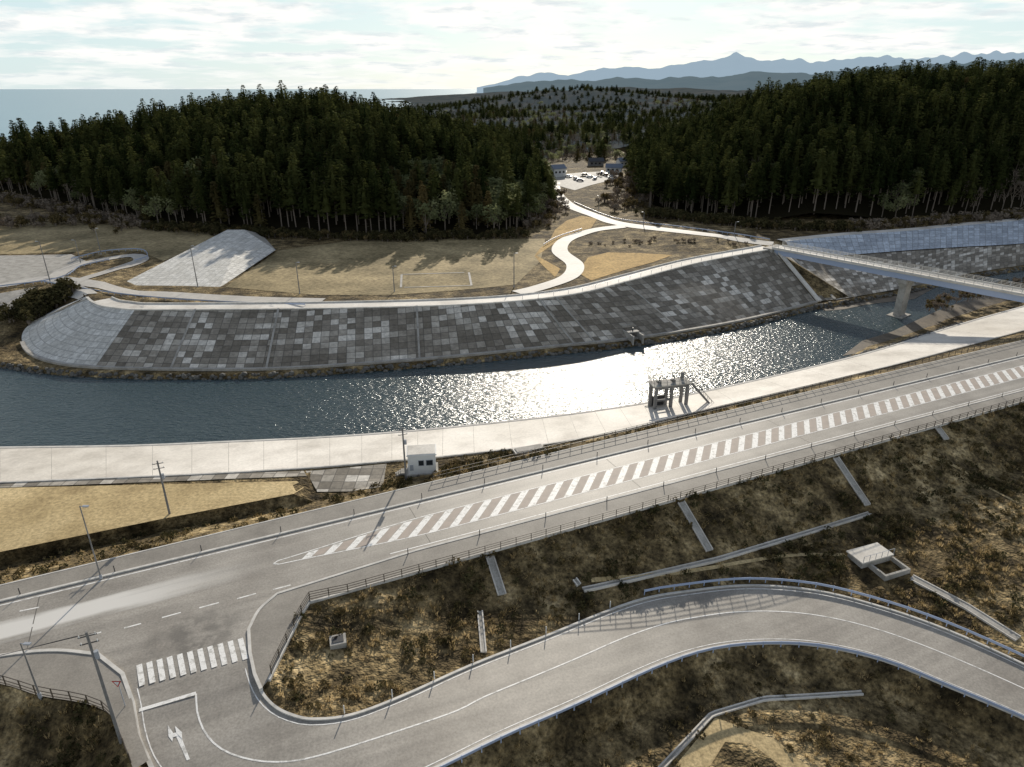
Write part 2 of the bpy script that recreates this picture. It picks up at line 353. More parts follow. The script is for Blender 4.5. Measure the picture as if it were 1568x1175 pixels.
def strip(name,Al,Bl,mat,m=1,dz=0.,v0=0.,a0=0,a1=None):
    n=len(Al);a1=a1 or n
    V=[];UVv=[];u=0
    for i in range(a0,a1):
        if i>a0: u+=((Al[i]-Al[i-1]).length+(Bl[i]-Bl[i-1]).length)/2
        l=(Bl[i]-Al[i]).length
        for k in range(m+1):
            p=Al[i].lerp(Bl[i],k/m);V.append((p.x,p.y,p.z+dz));UVv.append((u,v0+l*k/m))
    Fc=[]
    for i in range(a1-a0-1):
        for k in range(m):
            a=i*(m+1)+k;Fc.append((a,a+m+1,a+m+2,a+1))
    me=bpy.data.meshes.new(name);me.from_pydata(V,[],Fc);me.materials.append(mat)
    ul=me.uv_layers.new(name='UVMap')
    for lp in me.loops: ul.data[lp.index].uv=UVv[lp.vertex_index]
    bm=bmesh.new();bm.from_mesh(me)
    for f in bm.faces:
        if f.normal.z<0:f.normal_flip()
    bm.to_mesh(me);bm.free()
    o=bpy.data.objects.new(name,me);bpy.context.scene.collection.objects.link(o)
    return o,BVHTree.FromPolygons([Vector(v) for v in V],[list(f) for f in Fc])
def ribbon(name,C,w,mat,off=.06,bvh=None,step=1.5):
    C=even(C,step) if step else C
    V=[]
    for i,p in enumerate(C):
        a=C[max(i-1,0)];b=C[min(i+1,len(C)-1)];d=b-a;d.z=0;d.normalize();nn=Vector((-d.y,d.x,0))*w/2
        for o in(-1,0,1):
            q=p+nn*o;z=zat(q.x,q.y,bvh,p.z)+off
            V.append((q.x,q.y,z))
    Fc=[]
    for i in range(len(C)-1):
        for k in(0,1): a=i*3+k;Fc.append((a+1,a,a+3,a+4))
    me=bpy.data.meshes.new(name);me.from_pydata(V,[],Fc);me.materials.append(mat)
    o=bpy.data.objects.new(name,me);bpy.context.scene.collection.objects.link(o);return o
# ------------------------------------------------------------ main road
cor2=catmull(SL([(425,910),(397,935),(381,965)],0),4)
lk=catmull(SL([(150,1003),(90,997),(30,1001),(-40,1014),(-220,1060)],0),4)
Pm=[KF(s) for s in(-140,-60,0,100,260)]+[KN(s) for s in(260,100,0,-27)]+cor2+lk+[R(-140,24)]
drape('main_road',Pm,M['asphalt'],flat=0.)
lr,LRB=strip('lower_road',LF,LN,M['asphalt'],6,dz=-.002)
drape('far_sidewalk',[R(-140,.15),R(260,.15),KF(260),KF(-140)],M['side'],flat=.1)
ns=[KN(s) for s in(260,100,0,-27)]+cor2+SL([(383,1000),(390,1035),(400,1056)],0)+list(reversed(corner))+[NF(s) for s in(-28,0,100,260)]
drape('near_sidewalk',ns,M['side'],flat=.1)
drape('corner_sidewalk',SL([(150,1003),(90,997),(30,1001),(-40,1014),(-220,1060)],0)+leftcorner[4:]+SL([(228,1165),(212,1125),(203,1075),(188,1033)],0),M['side'],flat=.06)
kb=MB();kb.sweep([KF(s) for s in range(-140,261,10)],.3,.14,M['kerb']);kb.sweep([KN(s) for s in range(260,-28,-9)]+cor2+SL([(383,1000),(390,1033),(400,1056)],0),.3,.15,M['kerb'])
kb.sweep(list(reversed(lk))+SL([(188,1033,0),(203,1075,-.1),(212,1130,-.3),(235,1182,-.5)]),.35,.15,M['kerb'])
kb.sweep([R(s,.1) for s in range(-140,261,10)],.2,.13,M['kerb']);kb.sweep([NF(s) for s in range(-32,261,10)],.25,.14,M['kerb']);kb.sweep(corner,.25,.14,M['kerb']);kb.obj('kerb')
mk=MB()
def line(P,w,z=.006,mat=None):
    mat=mat or M['white']
    for i in range(len(P)-1):
        a,b=P[i],P[i+1];d=(b-a);d.z=0;d.normalize();n=Vector((-d.y,d.x,0))*w/2
        mk.quad(a+n+Vector((0,0,z)),a-n+Vector((0,0,z)),b-n+Vector((0,0,z)),b+n+Vector((0,0,z)),mat)
line([KF(s)+RN*.75 for s in(-140,-27,260)],.16)
line([KN(s)-RN*.75 for s in(-22,260)],.16)
MC=lambda s,o: R(s,9.4+.012*s+o)
def hw(s): return 1.75*sstep(-40,-14,s)+.12
outl=[[],[]]
for s in range(-34,262,2):
    outl[0].append(MC(s,-hw(s)));outl[1].append(MC(s,hw(s)))
line(outl[0],.15,.010);line(outl[1],.15,.010)
line([outl[0][0],MC(-34.6,0),outl[1][0]],.15,.014)
s=-31.
while s<255:
    h=hw(s)-.1;sh=h*1.0
    z=Vector((0,0,.006))
    mk.quad(MC(s-sh,h)+z,MC(s-sh+1.15,h)+z,MC(s+sh+1.15,-h)+z,MC(s+sh,-h)+z,M['white'])
    mk.quad(MC(s-sh+1.2,h)+z,MC(s-sh+2.6,h)+z,MC(s+sh+2.6,-h)+z,MC(s+sh+1.2,-h)+z,M['pinkpaint'])
    s+=2.7
for a,b in(((130,975),(155,968)),((190,962),(216,955)),((248,946),(277,938)),((305,931),(335,923)),((363,917),(392,909)),((418,903),(445,896)),((30,936),(60,930))): line(SL([a,b],0),.18)
for i in range(11):
    t=i/10
    a=S(213+155*t,1018-40*t,0);b=S(218+158*t,1050-40*t,0);line([a,b],.5,.022)
line(SL([(213,1088,-.16),(300,1062,-.1)]),.4,.03)
for s0 in(-58,-17,13,44,78,117):
    line([KF(s0)+RN*.9,MC(s0,-hw(s0)-.1)],.09,.003,M['tar']);line([MC(s0,hw(s0)+.1),KN(s0)-RN*.9],.09,.003,M['tar'])
mk.obj('road_markings')
cen=[LF[i].lerp(LN[i],.47) for i in range(len(LF))]
c2=[S(300,1062,-.1),S(303,1095,-.2),S(320,1130,-.4),S(355,1155,-.6),S(420,1168,-.9),S(500,1155,-1.2)]
c2=catmull(c2+[cen[i] for i in range(42,len(cen),3)],4)
ribbon('centre_line',c2,.15,M['white'],.014,LRB,1.)
ribbon('edge_line',[LF[i].lerp(LN[i],.06) for i in range(8,len(LF))],.1,M['white'],.014,LRB,1.)
ribbon('edge_line',[LF[i].lerp(LN[i],.94) for i in range(8,len(LF))],.1,M['white'],.014,LRB,1.)
am=MB()
def apoly(pts,dz=.02):
    i=len(am.v)
    for x,y in pts:
        p=G(x,y,LRB);am.v.append((p.x,p.y,p.z+dz))
    am.f.append(tuple(range(i,i+len(pts))));am.m.append(am.mi(M['white']))
apoly([(268,1124),(275,1122),(291,1163),(286,1165)]);apoly([(257,1110),(266,1124),(264,1136),(258,1128)],.026);apoly([(264,1124),(276,1120),(276,1126),(264,1130)],.032);apoly([(270,1123),(268,1112),(279,1122),(279,1132)],.04)
am.obj('arrow_marking')
gk=MB();gk.sweep(LF[14:],.25,.12,M['kerb']);gk.sweep(LN[38:],.25,.12,M['kerb']);gk.obj('lower_road_kerb')
# ------------------------------------------------------------ river side
strip('concrete_bank',CF,CN,M['conc'],2)
bj=MB()
for i in range(0,len(CF),2): bj.beam(CF[i],CN[i],.06,.012,M['conc2'])
bj.obj('bank_joint')
cr=MB();cr.sweep(CF,.5,.12,M['kerb']);cr.sweep(CN,.3,.1,M['kerb']);cr.obj('bank_coping')
drape('dry_grass_field',SL([(-390,763,-1.5),(0,746,-1.5),(455,737,-1.5),(465,745,-1.4)])+list(reversed(FE)),M['field'],.06,3)
ap=drape('block_apron',[G(x,y) for x,y in((468,722),(592,711),(585,746),(486,754))],M['blocks'],.08,2)
bv=drape('block_verge',[G(x,y) for x,y in((-300,750),(0,741),(465,722),(470,730),(0,748),(-300,765))],M['blocks'],.1,2)
for o in(ap,bv):
    ul=o.data.uv_layers.new(name='UVMap')
    for lp in o.data.loops:
        v=o.data.vertices[lp.vertex_index].co;ul.data[lp.index].uv=(v.x*1.1,v.y*1.1)
wp=[Vector((p.x,p.y,0)) for p in CF]+[S(1750,425,-4.5),S(1750,372,-4.6)]+[Vector((p.x,p.y,0)) for p in reversed(LT)]
def water():
    m,nt,b=newmat('river_water')
    b.inputs['Base Color'].default_value=(.03,.055,.062,1);b.inputs['Roughness'].default_value=.21;b.inputs['IOR'].default_value=1.34;b.inputs['Specular IOR Level'].default_value=1.
    g=nt.nodes.new('ShaderNodeNewGeometry')
    mp=nt.nodes.new('ShaderNodeMapping');mp.inputs['Scale'].default_value=(.6,1.3,1);mp.inputs['Rotation'].default_value=(0,0,.12);nt.links.new(g.outputs['Position'],mp.inputs[0])
    f=noisetex(nt,1.3,3,.62,mp.outputs[0]);f2=noisetex(nt,.3,2,.5,mp.outputs[0])
    bump(nt,b,mnode(nt,'ADD',f,mnode(nt,'MULTIPLY',f2,.7)),1.,.38);return m
M['water']=water()
drape('river_water',wp,M['water'],flat=-5.5)
drape('silt_bar',SL([(1255,470),(1300,462),(1400,446),(1440,436),(1400,458),(1330,466),(1290,474),(1262,476)],-5.42),M['silt'],flat=-5.44)
drape('silt_bar',SL([(1290,545),(1320,522),(1365,508),(1400,492),(1440,474),(1500,452),(1568,432),(1568,452),(1500,474),(1460,500),(1350,535)],-5.42),M['silt'],flat=-5.44)
strip('levee_end_slope',VT,VC,M['blocksp'],3,a0=0,a1=31)
_,LVB=strip('levee_block_slope',VT,VC,M['blocks'],3,v0=0,a0=30)
strip('levee_crest',VC[12:],VB,M['conc'],1)
lc=MB();lc.sweep(VC[2:],.6,.12,M['kerb']);lc.sweep(VT[14:],.8,.35,M['conc2']);lc.sweep(VB,.3,.3,M['kerb'])
for t in(5,36.5,42.3,51.7,61.5,63.2,71):
    i=int(t);f=t-i;a=VT[i].lerp(VT[i+1],f);b=VC[i].lerp(VC[i+1],f);lc.beam(a+Vector((0,0,.08)),b+Vector((0,0,.08)),.45,.2,M['conc2'])
lc.obj('levee_coping')
strip('upstream_levee_slope',RA,RB,M['blocks'],3);strip('upstream_levee_upper_slope',RB,RC,M['blocksb'],2,dz=.25);strip('upstream_levee_crest',RC,offset(RC,4),M['conc'],1,dz=.2)
strip('levee_transition_slope',[VT[-1],VT[-1].lerp(RA[0],.5),RA[0]],[VC[-1],VC[-1].lerp(RB[0],.5),RB[0]],M['blocks'],2,dz=.25)
st=MB();a,b=VT[-1],VC[-1];st.beam(a+Vector((.8,0,.3)),b+Vector((.8,0,.3)),1.2,.5,M['conc']);st.beam(RA[0]+Vector((0,0,.3)),RB[0]+Vector((0,0,.3)),.8,.4,M['conc2']);st.obj('levee_stairway')
RCc=bpy.data.collections.new('rock_sources')
def rockmesh(n,seed):
    bm=bmesh.new();bmesh.ops.create_icosphere(bm,subdivisions=1,radius=.5)
    for v in bm.verts: v.co*=1+.35*noise.noise(v.co*2+Vector((seed*7,0,0)));v.co.z*=.7
    me=bpy.data.meshes.new(n);bm.to_mesh(me);bm.free();me.materials.append(M['rock']);o=bpy.data.objects.new(n,me);RCc.objects.link(o)
for i in range(3): rockmesh('rock_'+'abc'[i],i)
def scatter(name,pts,coll,realize=False):
    me=bpy.data.meshes.new(name);me.from_pydata([p[0] for p in pts],[],[])
    a=me.attributes.new('scl','FLOAT_VECTOR','POINT');a.data.foreach_set('vector',[c for p in pts for c in (p[1] if isinstance(p[1],tuple) else (p[1],)*3)])
    a=me.attributes.new('rot','FLOAT_VECTOR','POINT');a.data.foreach_set('vector',[c for p in pts for c in p[2]])
    a=me.attributes.new('idx','INT','POINT');a.data.foreach_set('value',[p[3] for p in pts])
    o=bpy.data.objects.new(name,me);bpy.context.scene.collection.objects.link(o)
    ng=bpy.data.node_groups.new(name,'GeometryNodeTree');ng.interface.new_socket('Geometry',in_out='INPUT',socket_type='NodeSocketGeometry');ng.interface.new_socket('Geometry',in_out='OUTPUT',socket_type='NodeSocketGeometry')
    N=ng.nodes;gi=N.new('NodeGroupInput');go=N.new('NodeGroupOutput');ip=N.new('GeometryNodeInstanceOnPoints');ci=N.new('GeometryNodeCollectionInfo')
    ci.inputs['Collection'].default_value=coll;ci.inputs['Separate Children'].default_value=True;ci.inputs['Reset Children'].default_value=True
    def na(nm,dt):
        n=N.new('GeometryNodeInputNamedAttribute');n.data_type=dt;n.inputs['Name'].default_value=nm
        return [q for q in n.outputs if q.enabled and q.name=='Attribute'][0]
    ip.inputs['Pick Instance'].default_value=True
    Lk=ng.links;Lk.new(gi.outputs[0],ip.inputs['Points']);Lk.new(ci.outputs[0],ip.inputs['Instance']);Lk.new(na('idx','INT'),ip.inputs['Instance Index']);Lk.new(na('rot','FLOAT_VECTOR'),ip.inputs['Rotation']);Lk.new(na('scl','FLOAT_VECTOR'),ip.inputs['Scale'])
    if realize:
        rl=N.new('GeometryNodeRealizeInstances');Lk.new(ip.outputs[0],rl.inputs[0]);Lk.new(rl.outputs[0],go.inputs[0])
    else: Lk.new(ip.outputs[0],go.inputs[0])
    md=o.modifiers.new('scatter','NODES');md.node_group=ng;return o
pts=[]
for line_,k,sc in((CF,1.,.55),(LT,-1.,.9),(CF,1.3,.7)):
    for p in even(line_,.45 if sc<.8 else .5):
        if p.x>115 and line_ is CF: continue
        q=p+Vector((U(-.5,.5),k*(.2+rnd()*1.1),0));q.z=max(zat(q.x,q.y)+.05,-5.65)
        pts.append((tuple(q),sc*U(.7,1.7),(U(-.5,.5),U(-.5,.5),U(0,6)),random.randrange(3)))
scatter('riverside_rocks',pts,RCc,True)
# ------------------------------------------------------------ far roads & fields
def gl(l): return [G(x,y) for x,y in l]
drape('levee_field',gl([(345,440),(425,384),(560,366),(835,366),(828,400),(790,436),(690,446),(600,452),(480,452)]),M['field2'],.06,4)
drape('levee_field',gl([(-150,345),(100,340),(330,356),(345,362),(250,400),(215,385),(150,385),(-150,395)]),M['field2'],.05,4)
drape('orange_verge',gl([(822,392),(848,374),(880,356),(905,350),(915,335),(890,331),(868,338),(850,352),(842,368),(828,380),(818,392),(828,404),(850,425),(858,412),(840,402)]),M['orange'],.07,3)
drape('orange_verge',gl([(905,430),(888,420),(893,405),(900,395),(930,387),(980,388),(1030,391),(1000,402),(960,413)]),M['orange'],.07,3)
def froad(name,l,w,off=.12,mat='farroad'): return ribbon(name,catmull(gl(l),6),w,M[mat],off,None,2.)
froad('village_road',[(862,262),(850,285),(868,312),(915,332),(950,343),(1040,354),(1120,365),(1185,374)],5.)
froad('levee_access_road',[(955,347),(905,354),(868,367),(857,385),(880,405),(872,424),(830,440),(790,450)],5.2,.16)
froad('bank_road',[(-150,452),(0,438),(80,427),(170,442),(260,452),(380,459),(500,462)],5.,.14)
froad('bank_road',[(80,427),(110,410),(160,398),(205,392),(215,400),(170,415),(110,436),(135,452)],4.5,.2)
drape('parking_lot',gl([(-150,400),(0,392),(110,390),(135,402),(85,420),(40,432),(-150,440)]),M['conc2'],.1,4)
drape('parking_lot',gl([(-150,462),(0,450),(55,440),(20,478),(-150,500)]),M['conc2'],.1,4)
for l in([(615,421),(718,418)],[(718,418),(722,438)],[(722,438),(614,441)],[(614,441),(615,421)]): ribbon('field_path',gl(l),.6,M['conc2'],.14,None,1.5)
mm=MB();a=S(182,437,1.);b=S(336,441,1.);c=S(422,383,1.5);d=S(374,352,5.);e=S(348,352,5.)
bq=Vector((0,16,-4.5))
mm.quad(a,b,d,e,M['blocksp']);mm.tri(b,c,d,M['blocksp']);mm.tri(a,e,e+bq,M['conc2']);mm.quad(e,d,d+bq,e+bq,M['conc2']);mm.tri(d,c,d+bq,M['conc2'])
mo=mm.obj('concrete_ramp')
ul=mo.data.uv_layers.new(name='UVMap')
for lp in mo.data.loops:
    v=mo.data.vertices[lp.vertex_index].co;ul.data[lp.index].uv=(v.x,v.y)
# ------------------------------------------------------------ drainage and paths
dr=[([(750,853),(770,915)],.9),([(1043,770),(1090,850)],1.),([(1280,702),(1332,780)],1.),([(1435,655),(1450,675)],1.),([(893,904),(1000,880),(1100,857),(1335,786)],.55),([(880,888),(893,904)],.55),([(735,937),(741,1003)],.5),([(1395,885),(1480,930),(1568,985)],1.1),([(1010,1180),(1090,1095),(1170,1071),(1320,1062)],.4)]
for l,w in dr:
    P=even(resample_seg(gl(l),8),.8);
    for p in P:p.z=zat(p.x,p.y)+.07
    q=MB()
    for o in(-.5,.5): q.sweep(offset(P,o*w),.14,.14,M['conc'])
    q.sweep(P,w,.04,M['conc2']);q.obj('drainage_channel')
for l in([(905,889),(1050,876),(1200,852),(1300,850)],[(1410,694),(1480,725),(1568,775)]): ribbon('dirt_path',catmull(gl(l),5),.5,M['tan'],.06,None,1.)
drape('gravel_mound',gl([(1030,1178),(1095,1100),(1130,1112),(1190,1135),(1240,1178)]),M['tan'],.07,2)
drape('gravel_mound_pit',gl([(1085,1178),(1110,1138),(1150,1140),(1200,1178)]),M['ground'],.14,2)
# ------------------------------------------------------------ fences
def fence(name,P,h,step,rails,mat,z0=.1,pr=.04,rr=.03):
    P=even(P,step);q=MB()
    for p in P: q.box(p+Vector((0,0,z0+h/2)),(pr*2,pr*2,h),mat)
    for a,b in zip(P,P[1:]):
        for r in rails: q.beam(a+Vector((0,0,z0+h*r)),b+Vector((0,0,z0+h*r)),rr*1.5,rr*2,mat)
    return q.obj(name)
fence('pedestrian_fence',[NF(s)+RN*.2 for s in range(260,-32,-6)]+corner,1.1,2.,(.98,.7,.42,.15),M['fence'])
fence('pedestrian_fence',[R(s,-.3) for s in range(-12,261,6)],1.1,2.,(.98,.5),M['fence'])
fence('pedestrian_fence',leftcorner[4:],1.1,1.8,(.98,.5,.15),M['fence'])
def guard(name,P,h=.8):
    P=even(P,2.);q=MB()
    for i,p in enumerate(P): q.cyl(p,p+Vector((0,0,h)),.06,.06,M['rail'],6)
    for a,b in zip(P,P[1:]): q.beam(a+Vector((0,0,h-.18)),b+Vector((0,0,h-.18)),.07,.3,M['rail'])
    return q.obj(name)
guard('guardrail',offset(LF[56:],.6,None));guard('guardrail',offset(LN[40:],-.6,None))
q=MB()
for p in even(LF[34:56],4.5): q.cyl(p+Vector((0,.4,0)),p+Vector((0,.4,.95)),.06,.05,M['wall'],6)
for p in even([KF(s) for s in range(-60,200,10)],9): q.cyl(p+Vector((0,.3,0)),p+Vector((0,.3,.9)),.06,.05,M['dark'],6)
for p in even([KN(s) for s in range(-20,200,10)],9): q.cyl(p+Vector((0,-.3,0)),p+Vector((0,-.3,.9)),.06,.05,M['dark'],6)
q.obj('delineator_posts')
guard('guardrail',offset(catmull(gl([(868,312),(915,332),(950,341),(1040,352),(1120,363),(1183,373)]),5),3.2))
guard('guardrail',offset(catmull(gl([(845,378),(866,366),(905,353)]),5),3))
guard('guardrail',offset(catmull(gl([(80,430),(170,445),(260,455),(380,462),(480,465)]),5),-2.8))
guard('guardrail',catmull(gl([(110,400),(160,388),(215,385),(226,396),(200,404)]),5),1.)
guard('guardrail',offset(catmull(gl([(0,438),(80,427),(110,410),(160,398)]),5),-2.8))
fence('delineator_fence',[p+Vector((0,0,.1)) for p in VC[60:84]],1.,4,(.97,),M['galv'])
# ------------------------------------------------------------ hut
def hut():
    root=bpy.data.objects.new('control_hut',None);bpy.context.scene.collection.objects.link(root)
    c=S(647,726,-1.6);root.location=c;root.rotation_euler=(0,0,.12)
    q=MB();q.box((0,1.3,-.6),(4.6,3.4,1.4),M['conc2']);q.obj('foundation',parent=root)
    q=MB();q.box((0,1.3,1.6),(4,2.8,3.),M['wall']);q.obj('walls',parent=root)
    q=MB();q.box((0,1.3,3.2),(4.3,3.1,.2),M['wall']);q.box((0,1.3,3.33),(4.0,2.8,.06),M['conc']);q.obj('roof',parent=root)
    q=MB()
    for x,w in((-.1,.7),(1.1,.9)):
        q.box((x,-.12,1.9),(w,.05,.8),M['glass']);
        for dz in(-.43,.43): q.box((x,-.15,1.9+dz),(w+.12,.06,.07),M['galv'])
        for dx in(-1,1): q.box((x+dx*(w/2+.03),-.15,1.9),(.06,.06,.86),M['galv'])
    q.obj('windows',parent=root)
    q=MB();q.box((-2.02,1.0,1.15),(.05,.9,2.),M['galv']);q.box((-1.5,-.13,1.2),(.5,.06,.9),M['galv']);q.box((-2.6,1.,0),(1.1,1.4,.3),M['conc2'])
    for k in range(3): q.box((-3.3-.28*k,1.,-.1-.17*k),(.3,1.2,.2),M['conc2'])
    q.obj('door',parent=root)
hut()
q=MB();c=G(810,690);q.box(c+Vector((0,0,.1)),(5,1.8,.5),M['conc'],.35);q.box(c+Vector((0,0,.4)),(4.4,1.3,.12),M['conc2'],.35);q.obj('culvert_box')
# ------------------------------------------------------------ sluice gate
def gate():
    root=bpy.data.objects.new('sluice_gate',None);bpy.context.scene.collection.objects.link(root)
    b=S(1028,630,-4.3);root.location=b;root.rotation_euler=(0,0,.25)
    q=MB();q.box((-.3,1.2,.15),(7.6,2.8,.5),M['conc2']);q.obj('base',parent=root)
    q=MB()
    for x in(-3.3,-.2,2.9):
        for y in(.2,2.3): q.box((x,y,2.7),(.5,.5,4.9),M['pole'])
        q.box((x,1.25,4.85),(.42,1.7,.5),M['pole']);
    for x in(-1.75,1.35): q.box((x,.2,4.85),(2.6,.4,.45),M['pole'])
    q.box((-1.75,.2,2.4),(2.6,.3,.35),M['pole'])
    q.obj('columns',parent=root)
    q=MB();q.box((-.2,1.25,5.2),(7.5,2.9,.2),M['conc2']);q.obj('platform',parent=root)
    q=MB()
    ring=[(-3.9,-.15),(3.5,-.15),(3.5,2.65),(-3.9,2.65),(-3.9,-.15)]
    for (x,y),(x2,y2) in zip(ring,ring[1:]):
        A=Vector((x,y,5.3));Bv=Vector((x2,y2,5.3));n=max(2,int((Bv-A).length/1.2))
        for k in range(n): p=A.lerp(Bv,k/n);q.cyl(p,p+Vector((0,0,1.05)),.03,.03,M['dark'],5)
        for h in(1.05,.55): q.cyl(A+Vector((0,0,h)),Bv+Vector((0,0,h)),.025,.025,M['dark'],5)
    q.obj('handrail',parent=root)
    q=MB()
    for x in(-2.3,.5):
        q.box((x,1.2,5.55),(.55,.55,.5),M['pole']);q.cyl((x,1.2,5.8),(x,1.2,6.7),.1,.09,M['dark'],8);q.cyl((x-.25,1.2,5.7),(x-.6,1.2,5.7),.18,.18,M['dark'],8)
    q.cyl((-3.6,2.4,5.3),(-3.6,2.4,9.3),.05,.03,M['galv'],5);q.box((2.7,2.2,5.95),(.5,.4,1.3),M['pole']);q.obj('hoist_machinery',parent=root)
    q=MB();
    for dy in(.2,1.1):
        q.beam((3.6,dy,5.2),(7.9,dy-1.8,.2),.1,.28,M['pole']);q.beam((3.6,dy,6.2),(7.9,dy-1.8,1.2),.05,.05,M['dark'])
        for k in range(7): t=k/6;p=Vector((3.6+4.3*t,dy-1.8*t,5.2-5*t));q.cyl(p,p+Vector((0,0,1)),.03,.03,M['dark'],5)
    for k in range(18): t=(k+.5)/18;q.box((3.6+4.3*t,.65-1.8*t,5.2-5*t),(.26,.8,.05),M['pole'])
    q.obj('stairs',parent=root)
    q=MB();q.box((-1.75,2.3,1.4),(2.4,.12,2.),M['dark']);q.obj('gate_leaf',parent=root)
gate()
def outlet():
    root=bpy.data.objects.new('drain_outlet',None);bpy.context.scene.collection.objects.link(root)
    root.location=S(975,523,-4.7);root.rotation_euler=(0,0,.35)
    q=MB()
    for x in(-1.3,1.3): q.box((x,2.3,.5),(.35,6,2.2),M['conc2'])
    q.box((0,5.2,1.2),(2.6,.4,2.6),M['conc2']);q.box((0,2.2,1.75),(3.,1.2,.22),M['conc2']);q.obj('wing_walls',parent=root)
    q=MB();q.box((0,4.9,.7),(2.1,.1,1.6),M['dark']);q.cyl((0,2.2,1.8),(0,2.2,2.7),.15,.15,M['dark'],8);q.obj('flap_gate',parent=root)
outlet()
def chamber():
    root=bpy.data.objects.new('drainage_chamber',None);bpy.context.scene.collection.objects.link(root)
    g=G(1345,868);root.location=g;root.rotation_euler=(0,0,.35)
    q=MB();q.box((0,1.6,.2),(4.8,2.4,1.4),M['conc2']);q.box((0,1.6,.98),(5.2,2.7,.16),M['conc']);q.obj('slab',parent=root)
    q=MB()
    for x in(-1.2,2.6): q.box((x,-.8,-.1),(.3,2.4,1.4),M['conc2'])
    q.box((.7,-2.15,-.1),(4.1,.3,1.4),M['conc2']);q.box((.7,-.8,-.5),(3.5,2.1,.5),M['dark']);q.obj('walls',parent=root)
    q=MB()
    for k in range(6): q.cyl((-2.4+k,.35,1.),(-2.4+k,.35,1.9),.035,.035,M['galv'],5)
    q.cyl((-2.4,.35,1.9),(2.6,.35,1.9),.03,.03,M['galv'],5);q.obj('handrail',parent=root)
chamber()
c=G(518,985);q=MB();q.box(c+Vector((0,0,.1)),(1.6,1.4,.8),M['conc2'],.3);q.box(c+Vector((0,0,.52)),(1.1,.9,.08),M['dark'],.3);q.obj('catch_basin')
# ------------------------------------------------------------ bridge
def bridge():
    root=bpy.data.objects.new('river_bridge',None);bpy.context.scene.collection.objects.link(root)
    A=S(1190,379,6.3);Bp=S(1568,449,6.3);d=(Bp-A).normalized();L=(Bp-A).length+45;ang=math.atan2(d.y,d.x);root.location=A;root.rotation_euler=(0,0,ang)
    q=MB();q.box((L/2,0,0),(L,5.6,.35),M['conc']);
    for y in(-2.7,2.7): q.box((L/2,y,.3),(L,.3,.35),M['kerb'])
    q.obj('deck',parent=root)
    q=MB()
    for y in(-1.9,0,1.9): q.box((L/2,y,-.95),(L,.5,1.5),M['rail'])
    q.obj('girders',parent=root)
    q=MB()
    for y in(-2.7,2.7):
        for k in range(int(L/2)+1): q.box((k*2.,y,.95),(.1,.1,1.),M['kerb'])
        for h in(.8,1.15,1.45): q.box((L/2,y,h),(L,.07,.08),M['kerb'])
    q.obj('railing',parent=root)
    P=S(1381,420,6.3);s=(P-A).dot(d)
    q=MB()
    for xx in(s,s+46):
        q.box((xx,0,-2.2),(2.2,6.,1.),M['conc2']);q.box((xx,0,-3.1),(2.,4.4,.8),M['conc2']);q.box((xx,0,-8),(1.7,3.4,9.2),M['conc2']);q.box((xx,0,-12.3),(4,5.5,1.4),M['conc2'])
    q.obj('piers',parent=root)
    q=MB();q.box((-1.,0,-1.8),(3,7.,3.6),M['conc2']);q.obj('abutment',parent=root)
bridge()
# ------------------------------------------------------------ poles
def pole(base,h):
    q=MB();q.cyl(base-Vector((0,0,1)),base+Vector((0,0,h)),.16,.1,M['pole'],8)
    for k,zz in enumerate((h-.4,h-1.1)):
        q.box(base+Vector((0,0,zz)),(1.3,.07,.07),M['dark'],.4)
        for x in(-.55,0,.55): q.cyl(base+Vector((x*.92,x*.39,zz)),base+Vector((x*.92,x*.39,zz+.2)),.05,.04,M['wall'],6)
    q.cyl(base+Vector((.28,0,h-2.6)),base+Vector((.28,0,h-1.9)),.18,.18,M['galv'],8)
    return q.obj('utility_pole')
def lamp(base,h,dx=1,r=.09):
    q=MB();q.cyl(base-Vector((0,0,.5)),base+Vector((0,0,h)),r,r*.6,M['pole'],8);q.cyl(base,base+Vector((0,0,.5)),.16,.15,M['galv'],8)
    q.cyl(base+Vector((0,0,h-.05)),base+Vector((dx*.5,-.1,h+.05)),.04,.04,M['galv'],6);q.box(base+Vector((dx*.7,-.13,h+.06)),(.6,.26,.13),M['galv'])
    return q.obj('street_lamp')
tops=[]
for (bx,by,bz,ty) in((260,788,-1.4,706),(622,738,-1.8,655),(190,1150,-1.2,968)):
    b=S(bx,by,bz);h=height_to(b,ty);pole(b,h);tops.append(b+Vector((0,0,h-.4)))
for (bx,by,bz,ty) in((155,886,.1,775),(62,1068,0,985)): b=S(bx,by,bz);lamp(b,height_to(b,ty))
for (bx,by,ty) in((77,432,370),(124,404,368),(155,390,350),(303,440,377),(459,450,402),(604,447,408),(787,440,388),(985,345,325),(1124,362,340),(917,320,300)):
    b=G(bx,by);lamp(b,height_to(b,ty),random.choice((-1,1)),.15)
def wire(a,b,sag):
    P=[a.lerp(b,t/12)-Vector((0,0,sag*4*(t/12)*(1-t/12))) for t in range(13)];q=MB()
    for i in range(12):q.cyl(P[i],P[i+1],.015,.015,M['dark'],4)
    return q
w=MB()
for k in(-.6,0,.6):
    x=wire(tops[2]+Vector((k,.3*k,.2)),Vector((-95,20,12+k)),1.2);o=len(w.v);w.v+=x.v;w.f+=[tuple(i+o for i in f) for f in x.f];w.m+=x.m;w.mats=x.mats
w.obj('power_lines')
b=S(192,1082,0);q=MB();q.cyl(b,b+Vector((0,0,3.1)),.04,.04,M['galv'],6)
